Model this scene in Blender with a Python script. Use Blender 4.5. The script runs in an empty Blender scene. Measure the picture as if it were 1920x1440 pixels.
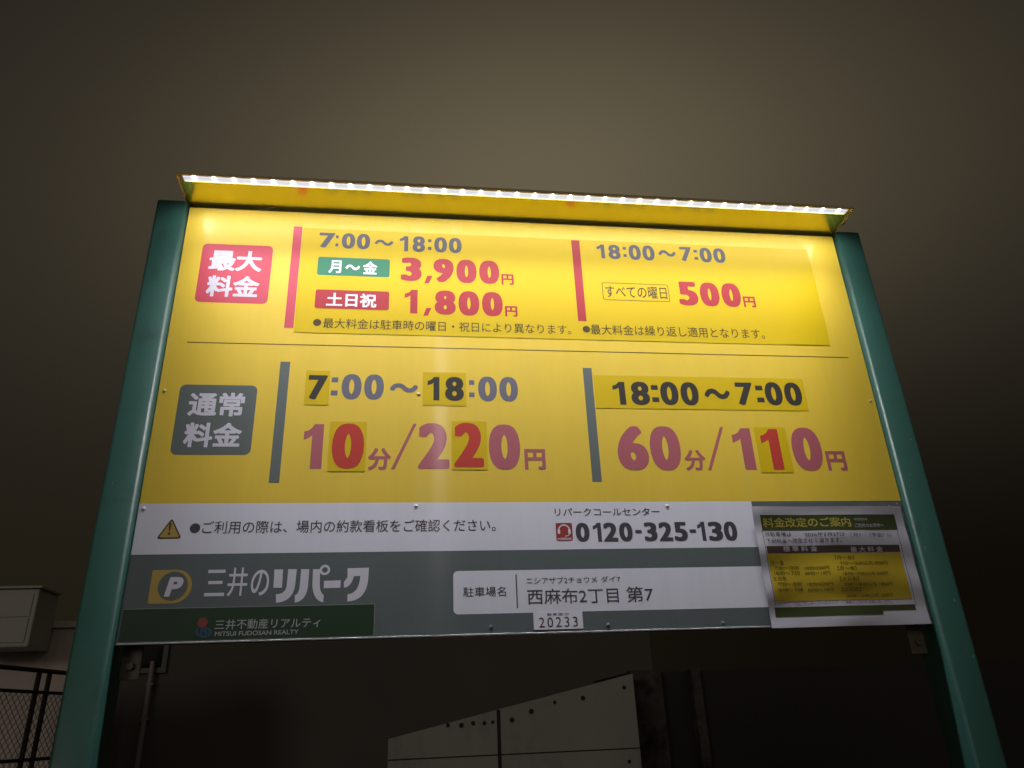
import bpy, bmesh, math, random
from mathutils import Matrix, Vector
from mathutils.geometry import tessellate_polygon

random.seed(7)
S = bpy.context.scene
COL = S.collection

# ------------------------------------------------------------------ camera
ZT = 2.58                       # height of the top edge of the price board
CAM = Vector((0.45588, -1.30579, ZT - 0.98172))
FPX = 1401.866                  # focal length in pixels of a 1920 px wide frame
RX = Vector((0.9911146, -0.1270830, -0.0392656))    # camera right
RD = Vector((0.0170649, 0.4142565, -0.9100002))     # camera down
RF = Vector((0.1319116, 0.9012444, 0.4127444))      # camera forward
cd = bpy.data.cameras.new('camera')
cam = bpy.data.objects.new('camera', cd)
COL.objects.link(cam)
cam.matrix_world = Matrix(((RX.x, -RD.x, -RF.x, CAM.x), (RX.y, -RD.y, -RF.y, CAM.y),
                           (RX.z, -RD.z, -RF.z, CAM.z), (0, 0, 0, 1)))
cd.sensor_fit = 'HORIZONTAL'
cd.sensor_width = 36.0
cd.lens = 36.0 * FPX / 1920.0
cd.clip_start = 0.02
cd.clip_end = 2000
S.camera = cam

# ------------------------------------------------------------------ night sky
W = bpy.data.worlds.new('World')
S.world = W
W.use_nodes = True
nt = W.node_tree
nt.nodes.clear()


def N(tree, kind, **kw):
    n = tree.nodes.new(kind)
    for k, v in kw.items():
        setattr(n, k, v)
    return n


def mth(tree, op, a, b=None, c=None, clamp=False):
    n = N(tree, 'ShaderNodeMath', operation=op, use_clamp=clamp)
    for i, v in enumerate((a, b, c)):
        if v is None:
            continue
        if isinstance(v, (int, float)):
            n.inputs[i].default_value = v
        else:
            tree.links.new(v, n.inputs[i])
    return n.outputs[0]


def dotv(tree, v, c):
    n = N(tree, 'ShaderNodeVectorMath', operation='DOT_PRODUCT')
    tree.links.new(v, n.inputs[0])
    n.inputs[1].default_value = c
    return n.outputs['Value']


tc = N(nt, 'ShaderNodeTexCoord')
dirv = tc.outputs['Generated']
# lens glow around the canopy lamp, painted into the sky as a brown blob
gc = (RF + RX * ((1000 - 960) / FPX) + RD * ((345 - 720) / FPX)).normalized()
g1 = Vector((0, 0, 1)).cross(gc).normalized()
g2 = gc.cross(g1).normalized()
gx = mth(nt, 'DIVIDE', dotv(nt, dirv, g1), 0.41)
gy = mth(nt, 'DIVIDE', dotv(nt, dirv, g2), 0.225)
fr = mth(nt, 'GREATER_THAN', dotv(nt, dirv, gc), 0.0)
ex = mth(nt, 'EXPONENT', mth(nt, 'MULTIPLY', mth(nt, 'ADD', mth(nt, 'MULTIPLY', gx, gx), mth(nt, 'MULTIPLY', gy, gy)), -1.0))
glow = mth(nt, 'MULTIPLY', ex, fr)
el = dotv(nt, dirv, (0, 0, 1))
mr = N(nt, 'ShaderNodeMapRange', interpolation_type='SMOOTHSTEP')
nt.links.new(el, mr.inputs['Value'])
mr.inputs['From Min'].default_value = 0.12
mr.inputs['From Max'].default_value = 0.55
base = N(nt, 'ShaderNodeMix', data_type='RGBA')
nt.links.new(mr.outputs[0], base.inputs['Factor'])
lowc = N(nt, 'ShaderNodeMix', data_type='RGBA')
az = N(nt, 'ShaderNodeMapRange', interpolation_type='SMOOTHSTEP')
nt.links.new(dotv(nt, dirv, tuple(RX)), az.inputs['Value'])
az.inputs['From Min'].default_value = -0.55
az.inputs['From Max'].default_value = 0.50
nt.links.new(az.outputs[0], lowc.inputs['Factor'])
lowc.inputs['A'].default_value = (0.0135, 0.0110, 0.0065, 1)
lowc.inputs['B'].default_value = (0.0040, 0.0030, 0.0019, 1)
nt.links.new(lowc.outputs['Result'], base.inputs['A'])
base.inputs['B'].default_value = (0.0160, 0.0128, 0.0100, 1)
back = N(nt, 'ShaderNodeMapRange', interpolation_type='SMOOTHSTEP')
nt.links.new(dotv(nt, dirv, (0, -1, 0)), back.inputs['Value'])
back.inputs['From Min'].default_value = -0.05
back.inputs['From Max'].default_value = 0.6
base2 = N(nt, 'ShaderNodeMix', data_type='RGBA')
nt.links.new(back.outputs[0], base2.inputs['Factor'])
nt.links.new(base.outputs['Result'], base2.inputs['A'])
base2.inputs['B'].default_value = (0.068, 0.058, 0.047, 1)      # added soft fill from the sky behind the camera
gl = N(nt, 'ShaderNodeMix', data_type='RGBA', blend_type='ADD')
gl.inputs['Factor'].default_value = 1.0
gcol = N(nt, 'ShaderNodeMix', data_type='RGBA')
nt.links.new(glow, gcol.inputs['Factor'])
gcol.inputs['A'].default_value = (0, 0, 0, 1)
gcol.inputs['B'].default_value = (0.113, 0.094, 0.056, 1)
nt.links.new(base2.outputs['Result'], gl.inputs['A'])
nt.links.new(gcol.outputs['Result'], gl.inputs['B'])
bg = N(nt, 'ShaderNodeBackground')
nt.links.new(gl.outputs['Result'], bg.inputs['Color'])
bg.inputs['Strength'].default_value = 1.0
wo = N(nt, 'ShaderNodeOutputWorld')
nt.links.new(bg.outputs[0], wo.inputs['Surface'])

# weak sun lamp from the upper left, added for wall light and cabinet shadow
sd = bpy.data.lights.new('left_fill', 'SUN')
sd.energy = 0.15
sd.angle = math.radians(12)
sd.color = (1.0, 0.93, 0.86)
sun = bpy.data.objects.new('left_fill', sd)
COL.objects.link(sun)
sun.rotation_euler = Vector((0.55, 1.0, -0.26)).to_track_quat('-Z', 'Y').to_euler()

S.view_settings.view_transform = 'Standard'
S.view_settings.look = 'None'
S.view_settings.exposure = 0.0
S.view_settings.gamma = 1.0
S.render.engine = 'CYCLES'
S.cycles.max_bounces = 8
S.cycles.glossy_bounces = 4
S.cycles.sample_clamp_indirect = 4.0
S.cycles.use_denoising = True

# ------------------------------------------------------------------ helpers
I4 = Matrix.Identity(4)


def at(x, y, dep=0.0):
    """Point where the board's plane (moved back by dep) lies under a photo pixel."""
    d = RX * ((x - 960) / FPX) + RD * ((y - 720) / FPX) + RF
    s = (dep - CAM.y) / d.y
    return CAM + d * s


def XD(x, y):
    p = at(x, y)
    return (p.x, ZT - p.z)


def tag(o, label=None, cat=None, group=None, kind=None):
    if label: o['label'] = label
    if cat: o['category'] = cat
    if group: o['group'] = group
    if kind: o['kind'] = kind
    return o


def empty(name, loc, label, cat, group=None):
    o = bpy.data.objects.new(name, None)
    COL.objects.link(o)
    o.location = loc
    return tag(o, label, cat, group)


def obj(name, bm, mats, parent=None, smooth=False):
    me = bpy.data.meshes.new(name)
    bm.normal_update()
    bm.to_mesh(me)
    bm.free()
    if not isinstance(mats, (list, tuple)):
        mats = [mats]
    for m in mats:
        me.materials.append(m)
    if smooth:
        for p in me.polygons:
            p.use_smooth = True
    o = bpy.data.objects.new(name, me)
    COL.objects.link(o)
    if parent is not None:
        o.parent = parent
        if parent.type == 'EMPTY':
            o.matrix_parent_inverse = (Matrix.Translation(parent.location) @ parent.rotation_euler.to_matrix().to_4x4()).inverted()
    return o


def new():
    return bmesh.new()


def box(bm, x0, x1, y0, y1, z0, z1, bevel=0.0, seg=2, mi=0, keep=None):
    vs = [bm.verts.new((x, y, z)) for x in (x0, x1) for y in (y0, y1) for z in (z0, z1)]
    idx = ((0, 1, 3, 2), (4, 6, 7, 5), (0, 4, 5, 1), (2, 3, 7, 6), (0, 2, 6, 4), (1, 5, 7, 3))
    fs = [bm.faces.new([vs[i] for i in f]) for f in idx]
    for f in fs: f.material_index = mi
    if bevel > 0:
        es = list({e for f in fs for e in f.edges})
        if keep: es = [e for e in es if keep(e)]
        r = bmesh.ops.bevel(bm, geom=es, offset=bevel, segments=seg, affect='EDGES', profile=0.5)
        for f in r['faces']: f.material_index = mi
    return fs


def tube(bm, a, b, r, n=10, mi=0, r2=None):
    a, b = Vector(a), Vector(b)
    d = (b - a).normalized()
    u = d.orthogonal().normalized()
    v = d.cross(u)
    r2 = r if r2 is None else r2
    A = [bm.verts.new(a + (u * math.cos(t) + v * math.sin(t)) * r) for t in [2 * math.pi * i / n for i in range(n)]]
    B = [bm.verts.new(b + (u * math.cos(t) + v * math.sin(t)) * r2) for t in [2 * math.pi * i / n for i in range(n)]]
    for i in range(n):
        f = bm.faces.new((A[i], A[(i + 1) % n], B[(i + 1) % n], B[i])); f.material_index = mi
    bm.faces.new(A[::-1]).material_index = mi
    bm.faces.new(B).material_index = mi


# ----- flat print on the board: local (X, D) -> world (X, y, ZT - D)
def sheet(bm, loops, y, mi=0, warp=None):
    """Fill outline (and holes) given as lists of (X, D)."""
    vv = [[Vector((X, D, 0)) for X, D in L] for L in loops]
    tri = tessellate_polygon(vv)
    flat = [p for L in vv for p in L]
    vs = []
    for p in flat:
        yy = y if warp is None else y + warp(p.x, p.y)
        vs.append(bm.verts.new((p.x, yy, ZT - p.y)))
    for t in tri:
        a, b, c = (flat[i] for i in t)
        cr = (b.x - a.x) * (c.y - a.y) - (b.y - a.y) * (c.x - a.x)
        if abs(cr) < 1e-14: continue
        order = t if cr < 0 else t[::-1]        # face towards -Y
        try:
            f = bm.faces.new([vs[i] for i in order][::-1])
            f.material_index = mi
        except ValueError:
            pass


def quad_px(pts):
    return [XD(*p) for p in pts]


def z7(x, y): return (220 + x / 3.5556, 930 + y / 3.5556)


def z8(x, y): return (740 + x / 2.8235, 930 + y / 2.8235)


def rect_px(pts):
    """Axis aligned rectangle (X0, X1, D0, D1) from four photo corners TL TR BR BL."""
    q = [XD(*p) for p in pts]
    return ((q[0][0] + q[3][0]) / 2, (q[1][0] + q[2][0]) / 2, (q[0][1] + q[1][1]) / 2, (q[2][1] + q[3][1]) / 2)


def rrect(X0, X1, D0, D1, r=0.0, n=6):
    if r <= 0:
        return [(X0, D0), (X1, D0), (X1, D1), (X0, D1)]
    P = []
    for cx, cy, a0 in ((X0 + r, D0 + r, 180), (X1 - r, D0 + r, 270), (X1 - r, D1 - r, 0), (X0 + r, D1 - r, 90)):
        for i in range(n + 1):
            a = math.radians(a0 + 90 * i / n)
            P.append((cx + r * math.cos(a), cy + r * math.sin(a)))
    return P


def disc(cx, cy, r, n=24, ry=None):
    ry = r if ry is None else ry
    return [(cx + r * math.cos(2 * math.pi * i / n), cy + ry * math.sin(2 * math.pi * i / n)) for i in range(n)]


def stroke(pts, w):
    """Outline of a round-jointed stroke, as a list of outlines to fill."""
    out = []
    for (x0, y0), (x1, y1) in zip(pts[:-1], pts[1:]):
        L = math.hypot(x1 - x0, y1 - y0)
        if L < 1e-9: continue
        nx, ny = -(y1 - y0) / L * w / 2, (x1 - x0) / L * w / 2
        out.append([(x0 + nx, y0 + ny), (x1 + nx, y1 + ny), (x1 - nx, y1 - ny), (x0 - nx, y0 - ny)])
    return out


_tc = {}


def glyphs(body, track=1.0):
    k = (body, track)
    if k not in _tc:
        cu = bpy.data.curves.new('type', 'FONT')
        cu.body = body
        cu.size = 1.0
        cu.fill_mode = 'FRONT'
        cu.resolution_u = 6
        cu.space_character = track
        o = bpy.data.objects.new('type', cu)
        COL.objects.link(o)
        dg = bpy.context.evaluated_depsgraph_get()
        me = bpy.data.meshes.new_from_object(o.evaluated_get(dg))
        vs = [(v.co.x, v.co.y) for v in me.vertices]
        fs = [tuple(p.vertices) for p in me.polygons]
        bpy.data.objects.remove(o)
        bpy.data.curves.remove(cu)
        bpy.data.meshes.remove(me)
        xs = [v[0] for v in vs]; ys = [v[1] for v in vs]
        _tc[k] = (vs, fs, min(xs), max(xs), min(ys), max(ys))
    return _tc[k]


def text(bm, body, X0, X1, D0, D1, y, bold=0.0, mi=0, track=1.0, warp=None, slant=0.0):
    """Lettering filling the box; bold is the extra stroke weight on each side in em."""
    vs, fs, ax, bx, ay, by = glyphs(body, track)
    hx, hy = bold if isinstance(bold, tuple) else (bold, bold)
    ax -= hx; bx += hx; ay -= hy; by += hy
    kx, ky = (X1 - X0) / (bx - ax), (D1 - D0) / (by - ay)
    sh = [(0.0, 0.0)]
    if hx > 0:
        n = 20 if hx > 0.02 else 8
        for i in range(n):
            a_ = 2 * math.pi * i / n
            c_, s_ = math.cos(a_), math.sin(a_)
            q = (abs(c_) ** 4 + abs(s_) ** 4) ** -0.25          # squarish pen keeps corners crisp
            sh.append((hx * c_ * q, hy * s_ * q))
    for j, (ox, oy) in enumerate(sh):
        V = []
        for (x, yy) in vs:
            t = (yy + oy - ay) / (by - ay)
            X = X0 + (x + ox - ax) * kx + slant * (t - 0.5)
            D = D1 - t * (D1 - D0)
            V.append(bm.verts.new((X, y - j * 2.0e-6 + (warp(X, D) if warp else 0), ZT - D)))
        for f in fs:
            a, b, c = (vs[i] for i in f[:3])
            cr = (b[0] - a[0]) * (c[1] - a[1]) - (b[1] - a[1]) * (c[0] - a[0])
            try:
                nf = bm.faces.new([V[i] for i in (f if cr > 0 else f[::-1])])
                nf.material_index = mi
            except ValueError:
                pass


def digs(bm, body, L, R, T, B, y, bold, gap=0.13, mi=0):
    """Figures of equal width with a clear gap between them."""
    X0, X1, D0, D1 = XD(*L)[0], XD(*R)[0], XD(*T)[1], XD(*B)[1]
    n = len(body)
    w = (X1 - X0) / (n + gap * (n - 1))
    for i, c in enumerate(body):
        x = X0 + i * w * (1 + gap)
        text(bm, c, x, x + w, D0, D1, y, bold=bold, mi=mi)


def colon(bm, L, R, T, B, y):
    X0, X1, D0, D1 = XD(*L)[0], XD(*R)[0], XD(*T)[1], XD(*B)[1]
    h = (D1 - D0) * 0.28
    for d in (D0, D1 - h):
        sheet(bm, [[(X0, d), (X1, d), (X1, d + h), (X0, d + h)]], y)


def tpx(bm, body, BL, TR, y, **kw):
    """Text whose ink box has this bottom-left and top-right in the photo."""
    X0, D1 = XD(*BL)
    X1, D0 = XD(*TR)
    text(bm, body, X0, X1, D0, D1, y, **kw)


def t4(bm, body, L, R, T, B, y, **kw):
    text(bm, body, XD(*L)[0], XD(*R)[0], XD(*T)[1], XD(*B)[1], y, **kw)


def one(bm, L, R, T, B, y, stem=0.58):
    """Figure 1 with a slanted flag, drawn as an outline (the bold face of the sign)."""
    X0, X1, D0, D1 = XD(*L)[0], XD(*R)[0], XD(*T)[1], XD(*B)[1]
    f = 1 - stem
    pts = [(0, 0.64), (0, 0.83), (0.18, 0.85), (0.36, 0.90), (0.52, 1.0), (1, 1), (1, 0), (f, 0), (f, 0.745), (f - 0.16, 0.69)]
    sheet(bm, [[(X0 + u * (X1 - X0), D1 - v * (D1 - D0)) for u, v in pts]], y)


# ------------------------------------------------------------------ materials
def srgb(r, g, b):
    f = lambda c: (c / 255 / 12.92) if c <= 10 else ((c / 255 + 0.055) / 1.055) ** 2.4
    return (f(r), f(g), f(b), 1)


def mat(name, c, rough=0.5, metal=0.0, spec=0.5, var=0.08, scale=6.0, aniso=0.0, bump=0.0, bscale=60.0,
        rvar=0.0, stretch=(1, 1, 1), dirt=None, coat=0.0, sheen=0.0):
    m = bpy.data.materials.new(name)
    m.use_nodes = True
    t = m.node_tree
    b = t.nodes['Principled BSDF']
    c = tuple(c[:3]) + (1,)
    tcn = N(t, 'ShaderNodeTexCoord')
    mp = N(t, 'ShaderNodeMapping')
    mp.inputs['Scale'].default_value = stretch
    t.links.new(tcn.outputs['Object'], mp.inputs['Vector'])
    n = N(t, 'ShaderNodeTexNoise')
    n.inputs['Scale'].default_value = scale
    n.inputs['Detail'].default_value = 6
    n.inputs['Roughness'].default_value = 0.65
    t.links.new(mp.outputs[0], n.inputs['Vector'])
    mx = N(t, 'ShaderNodeMix', data_type='RGBA')
    t.links.new(n.outputs['Fac'], mx.inputs['Factor'])
    mx.inputs['A'].default_value = tuple(v * (1 - var) for v in c[:3]) + (1,)
    mx.inputs['B'].default_value = tuple(min(1, v * (1 + var)) for v in c[:3]) + (1,)
    col = mx.outputs['Result']
    if dirt:
        dc, lo, hi, dscale = dirt
        n2 = N(t, 'ShaderNodeTexNoise')
        n2.inputs['Scale'].default_value = dscale
        n2.inputs['Detail'].default_value = 8
        n2.inputs['Roughness'].default_value = 0.7
        t.links.new(mp.outputs[0], n2.inputs['Vector'])
        r = N(t, 'ShaderNodeMapRange')
        t.links.new(n2.outputs['Fac'], r.inputs['Value'])
        r.inputs['From Min'].default_value = lo
        r.inputs['From Max'].default_value = hi
        m2 = N(t, 'ShaderNodeMix', data_type='RGBA')
        t.links.new(r.outputs[0], m2.inputs['Factor'])
        t.links.new(col, m2.inputs['A'])
        m2.inputs['B'].default_value = tuple(dc[:3]) + (1,)
        col = m2.outputs['Result']
    t.links.new(col, b.inputs['Base Color'])
    b.inputs['Roughness'].default_value = rough
    if rvar:
        n3 = N(t, 'ShaderNodeTexNoise')
        n3.inputs['Scale'].default_value = scale * 2.3
        n3.inputs['Detail'].default_value = 4
        t.links.new(mp.outputs[0], n3.inputs['Vector'])
        t.links.new(mth(t, 'MULTIPLY_ADD', n3.outputs['Fac'], rvar * 2, rough - rvar), b.inputs['Roughness'])
    b.inputs['Metallic'].default_value = metal
    b.inputs['Specular IOR Level'].default_value = spec
    if coat:
        b.inputs['Coat Weight'].default_value = coat
        b.inputs['Coat Roughness'].default_value = 0.12
    if aniso:
        b.inputs['Anisotropic'].default_value = aniso
        cx = N(t, 'ShaderNodeCombineXYZ')
        cx.inputs['Z'].default_value = 1.0
        t.links.new(cx.outputs[0], b.inputs['Tangent'])
    if sheen:
        gb = N(t, 'ShaderNodeBsdfAnisotropic')
        gb.inputs['Roughness'].default_value = 0.16
        gb.inputs['Anisotropy'].default_value = 0.72
        cx = N(t, 'ShaderNodeCombineXYZ')
        cx.inputs['X'].default_value = 1.0
        t.links.new(cx.outputs[0], gb.inputs['Tangent'])
        ms = N(t, 'ShaderNodeMixShader')
        ms.inputs[0].default_value = sheen
        t.links.new(b.outputs[0], ms.inputs[1])
        t.links.new(gb.outputs[0], ms.inputs[2])
        t.links.new(ms.outputs[0], t.nodes['Material Output'].inputs['Surface'])
    if bump:
        n4 = N(t, 'ShaderNodeTexNoise')
        n4.inputs['Scale'].default_value = bscale
        n4.inputs['Detail'].default_value = 5
        t.links.new(mp.outputs[0], n4.inputs['Vector'])
        bp = N(t, 'ShaderNodeBump')
        bp.inputs['Strength'].default_value = bump
        bp.inputs['Distance'].default_value = 0.004
        t.links.new(n4.outputs['Fac'], bp.inputs['Height'])
        t.links.new(bp.outputs[0], b.inputs['Normal'])
    return m


def emit(name, c, s):
    m = bpy.data.materials.new(name)
    m.use_nodes = True
    b = m.node_tree.nodes['Principled BSDF']
    b.inputs['Base Color'].default_value = (0.8, 0.8, 0.8, 1)
    b.inputs['Emission Color'].default_value = tuple(c[:3]) + (1,)
    b.inputs['Emission Strength'].default_value = s
    return m


OLD = dict(rough=0.47, aniso=0.3, var=0.08, scale=4.0, stretch=(6, 1, 0.7), rvar=0.05, spec=0.26, sheen=0.02, bump=0.03, bscale=11)      # weathered film on the board
NEWF = dict(spec=0.26, rough=0.45, bump=0.05, bscale=12, var=0.03, scale=9.0, rvar=0.04)                   # fresh stickers
M = {}
M['yellow_old'] = mat('faded yellow film', (0.74, 0.52, 0.045), dirt=((0.72, 0.54, 0.11), 0.55, 0.8, 3.0), **OLD)
M['white_old'] = mat('white film', (0.68, 0.68, 0.76), **OLD)
M['green_old'] = mat('faded green film', (0.100, 0.122, 0.122), **OLD)
M['slate_old'] = mat('faded slate print', (0.13, 0.125, 0.16), **OLD)
M['greyink_old'] = mat('faded grey green print', (0.112, 0.135, 0.128), **OLD)
M['pink_old'] = mat('faded red print', (0.40, 0.105, 0.125), **OLD)
M['ink_old'] = mat('dark grey print', (0.055, 0.050, 0.062), **OLD)
M['lilac_old'] = mat('white print', (0.62, 0.60, 0.68), **OLD)
M['gold_old'] = mat('faded gold print', (0.42, 0.29, 0.07), **OLD)
M['red_badge'] = mat('red badge print', (0.54, 0.062, 0.095), **OLD)
M['green_badge'] = mat('green badge film', (0.035, 0.19, 0.105), **NEWF)
M['red_film'] = mat('red film', (0.38, 0.034, 0.042), **NEWF)
M['yellow_new'] = mat('fresh yellow film', (0.62, 0.435, 0.002), **NEWF)
M['ink_new'] = mat('black print', (0.040, 0.036, 0.030), **NEWF)
M['brown_new'] = mat('brown black print', (0.075, 0.052, 0.016), **NEWF)
M['slate_new'] = mat('slate print', (0.115, 0.105, 0.12), **NEWF)
M['white_new'] = mat('clean white film', (0.70, 0.69, 0.76), **NEWF)
M['rule'] = mat('brown rule', (0.12, 0.075, 0.010), **OLD)
M['plate_green'] = mat('dark green film', (0.018, 0.042, 0.020), **NEWF)
M['plate_edge'] = mat('film edge', (0.22, 0.24, 0.23), **NEWF)
M['plate_type'] = mat('grey print', (0.36, 0.36, 0.38), **NEWF)
M['emblem_red'] = mat('emblem red', (0.22, 0.045, 0.035), **NEWF)
M['emblem_blue'] = mat('emblem blue', (0.030, 0.075, 0.110), **NEWF)
M['post'] = mat('green gloss paint', (0.019, 0.064, 0.049), spec=0.35, rough=0.40, var=0.10, scale=12, rvar=0.08, bump=0.04, bscale=150,
                dirt=((0.010, 0.018, 0.014), 0.58, 0.85, 16.0))
M['header'] = mat('dark bronze paint', (0.12, 0.10, 0.06), rough=0.5)
M['board'] = mat('aluminium board edge', (0.45, 0.45, 0.46), rough=0.35, metal=0.9)
M['canopy'] = mat('brushed canopy sheet', (1.0, 0.87, 0.14), rough=0.22, metal=0.82, var=0.04, scale=20, rvar=0.04)
M['canopy_out'] = mat('cream canopy paint', (0.60, 0.47, 0.24), rough=0.4)
M['screw'] = mat('screw cap', (0.50, 0.38, 0.12), rough=0.45)
M['screw_white'] = mat('white screw cap', (0.55, 0.53, 0.58), rough=0.45)
M['screw_green'] = mat('green screw cap', (0.09, 0.13, 0.125), rough=0.28)
M['steel'] = mat('galvanised steel', (0.42, 0.42, 0.42), rough=0.4, metal=0.8)
M['chip'] = mat('bare metal nick', (0.75, 0.75, 0.78), rough=0.3, metal=0.2)
M['sheet_paper'] = mat('laminated paper', (0.44, 0.43, 0.48), rough=0.22, var=0.04, scale=8, bump=0.05, bscale=30)
M['olive'] = mat('olive print', (0.040, 0.052, 0.016), rough=0.22)
M['title_yel'] = mat('yellow print', (0.30, 0.25, 0.045), rough=0.22)
M['p_brown'] = mat('brown print', (0.060, 0.040, 0.034), rough=0.22)
M['p_yellow'] = mat('mustard print', (0.40, 0.29, 0.020), rough=0.22, var=0.12, scale=10)
M['p_ink'] = mat('black ink', (0.045, 0.040, 0.045), rough=0.22)
M['p_dark'] = mat('dark brown ink', (0.11, 0.080, 0.010), rough=0.22)
M['p_white'] = mat('pale ink', (0.40, 0.38, 0.40), rough=0.22)
M['p_red'] = mat('red brown ink', (0.17, 0.075, 0.075), rough=0.22)
M['tape'] = mat('scuffed clear tape', (0.14, 0.15, 0.145), rough=0.25, var=0.5, scale=60)
M['tape_white'] = mat('torn white paper', (0.48, 0.47, 0.49), rough=0.5)
M['red_icon'] = mat('dark red icon print', (0.30, 0.035, 0.035), **OLD)

# ------------------------------------------------------------------ ground
bm = new()
v = [bm.verts.new(p) for p in ((-900, -900, 0), (900, -900, 0), (900, 900, 0), (-900, 900, 0))]
bm.faces.new(v)
g = obj('ground', bm, mat('asphalt', (0.05, 0.05, 0.052), rough=0.9, var=0.3, scale=3.0, bump=0.4, bscale=80))
tag(g, 'dark asphalt ground of the parking lot', 'ground', kind='structure')

# ------------------------------------------------------------------ the sign
sign = empty('parking_rate_sign', (0.7, 0, 0), 'lit yellow parking rate board with green square posts and a lamp canopy', 'sign')
BW, BH = 1.4, 0.846
D_YEL, D_WHT = 0.6186, 0.7050

PR = random.Random(11)
M['chip_dull'] = mat('grey primer chip', (0.30, 0.31, 0.29), rough=0.6)
for sx in (0, 1):
    bm = new()
    x0, x1 = (-0.0600, -0.0012) if sx == 0 else (1.4012, 1.4600)
    box(bm, x0, x1, -0.014, 0.060, 0.02, ZT + 0.004, bevel=0.007, seg=4, keep=lambda e: abs(e.verts[0].co.z - e.verts[1].co.z) > 0.5)
    po = obj('post', bm, M['post'], sign)
    for p in po.data.polygons: p.use_smooth = abs(p.normal.z) < 0.5
    bm = new()
    for _ in range(9):
        cx_, cz_ = x0 + 0.008 + 0.044 * PR.random(), ZT - 0.25 - 1.4 * PR.random()
        w_, h_ = 0.0008 + 0.0012 * PR.random(), 0.002 + 0.005 * PR.random()
        box(bm, cx_, cx_ + w_, -0.0143, -0.0138, cz_, cz_ + h_)
    obj('paint_chip', bm, M['chip_dull'], po)
    bm = new()
    box(bm, x0 - 0.05, x1 + 0.05, -0.07, 0.115, 0.0, 0.012, bevel=0.002)
    for ax in (x0 - 0.03, x1 + 0.03):
        for ay in (-0.045, 0.09):
            tube(bm, (ax, ay, 0.012), (ax, ay, 0.03), 0.009, 6)
    obj('base_plate', bm, M['post'], po)

bm = new()
box(bm, 0.0, BW, 0.0, 0.022, ZT - BH, ZT, bevel=0.0008, seg=1)
board = obj('backing_board', bm, M['board'], sign)
bm = new()
rng = random.Random(3)
for X, L in ((0.50, 0.012), (0.545, 0.020), (0.585, 0.006), (0.735, 0.016), (0.765, 0.024), (0.98, 0.010), (0.30, 0.006), (1.09, 0.005), (0.70, 0.005)):
    box(bm, X, X + L, -0.0006, 0.004, ZT - BH - 0.0008, ZT - BH + 0.0016)
obj('edge_nick', bm, M['chip'], board)
bm = new()
box(bm, 0.0, BW, 0.0235, 0.058, ZT - 0.02, ZT + 0.0045)
obj('header_bar', bm, M['header'], sign)

bm = new()
box(bm, 0.001, BW - 0.001, -0.0009, 0.0, ZT - BH - 0.0004, ZT - BH + 0.0022, bevel=0.0003, seg=1)
obj('edge_trim', bm, mat('dull aluminium trim', (0.30, 0.31, 0.31), rough=0.5, metal=0.4, var=0.3, scale=14), board)
for x0, x1 in ((0.004, 0.034), (1.366, 1.396)):
    bm = new()
    box(bm, x0, x1, 0.030, 0.034, ZT - BH - 0.050, ZT - BH + 0.02, bevel=0.001)
    tube(bm, ((x0 + x1) / 2, 0.030, ZT - BH - 0.030), ((x0 + x1) / 2, 0.024, ZT - BH - 0.030), 0.006, 6)
    obj('bracket', bm, M['header'], board)

# printed fields on the board
Y0, Y1, Y2, Y3, Y4 = -0.0003, -0.00038, -0.00046, -0.00054, -0.00062


def grid(bm, X0, X1, D0, D1, y, nx=1, nz=1, mi=0, warp=None):
    G = [[bm.verts.new((X0 + (X1 - X0) * i / nx, y + (warp(X0 + (X1 - X0) * i / nx, D0 + (D1 - D0) * j / nz) if warp else 0),
                        ZT - (D0 + (D1 - D0) * j / nz))) for j in range(nz + 1)] for i in range(nx + 1)]
    for i in range(nx):
        for j in range(nz):
            f = bm.faces.new((G[i][j], G[i][j + 1], G[i + 1][j + 1], G[i + 1][j]))
            f.material_index = mi


bm = new(); grid(bm, 0.001, BW - 0.001, 0.001, D_YEL, Y0)
yel = obj('price_field', bm, M['yellow_old'], sign)
bm = new(); grid(bm, 0.001, 1.0928, D_YEL, D_WHT, Y0 - 0.0001)
wht = obj('notice_band', bm, M['white_old'], sign)
bm = new(); grid(bm, 0.001, 1.0928, D_WHT, BH - 0.001, Y0); grid(bm, 1.0928, BW - 0.001, D_YEL, BH - 0.001, Y0)
grn = obj('name_band', bm, M['green_old'], sign)

# rule between the two price rows
bm = new()
a, b = XD(351.2, 641.9), XD(1590.3, 670.5)
Dm = (a[1] + b[1]) / 2
grid(bm, a[0], b[0], Dm - 0.0010, Dm + 0.0010, Y1)
obj('rule_line', bm, M['rule'], yel)


def bar(px, m, par=None):
    bm = new()
    X0, X1, D0, D1 = rect_px(px)
    grid(bm, X0, X1, D0, D1, Y1)
    return obj('divider_bar', bm, m, par or yel)


bar(((525.9, 678), (544.2, 678.5), (523.75, 905.6), (504, 905)), M['greyink_old'])
bar(((1092.5, 690), (1109, 690), (1128.4, 904), (1110.6, 903.4)), M['greyink_old'])

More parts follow.
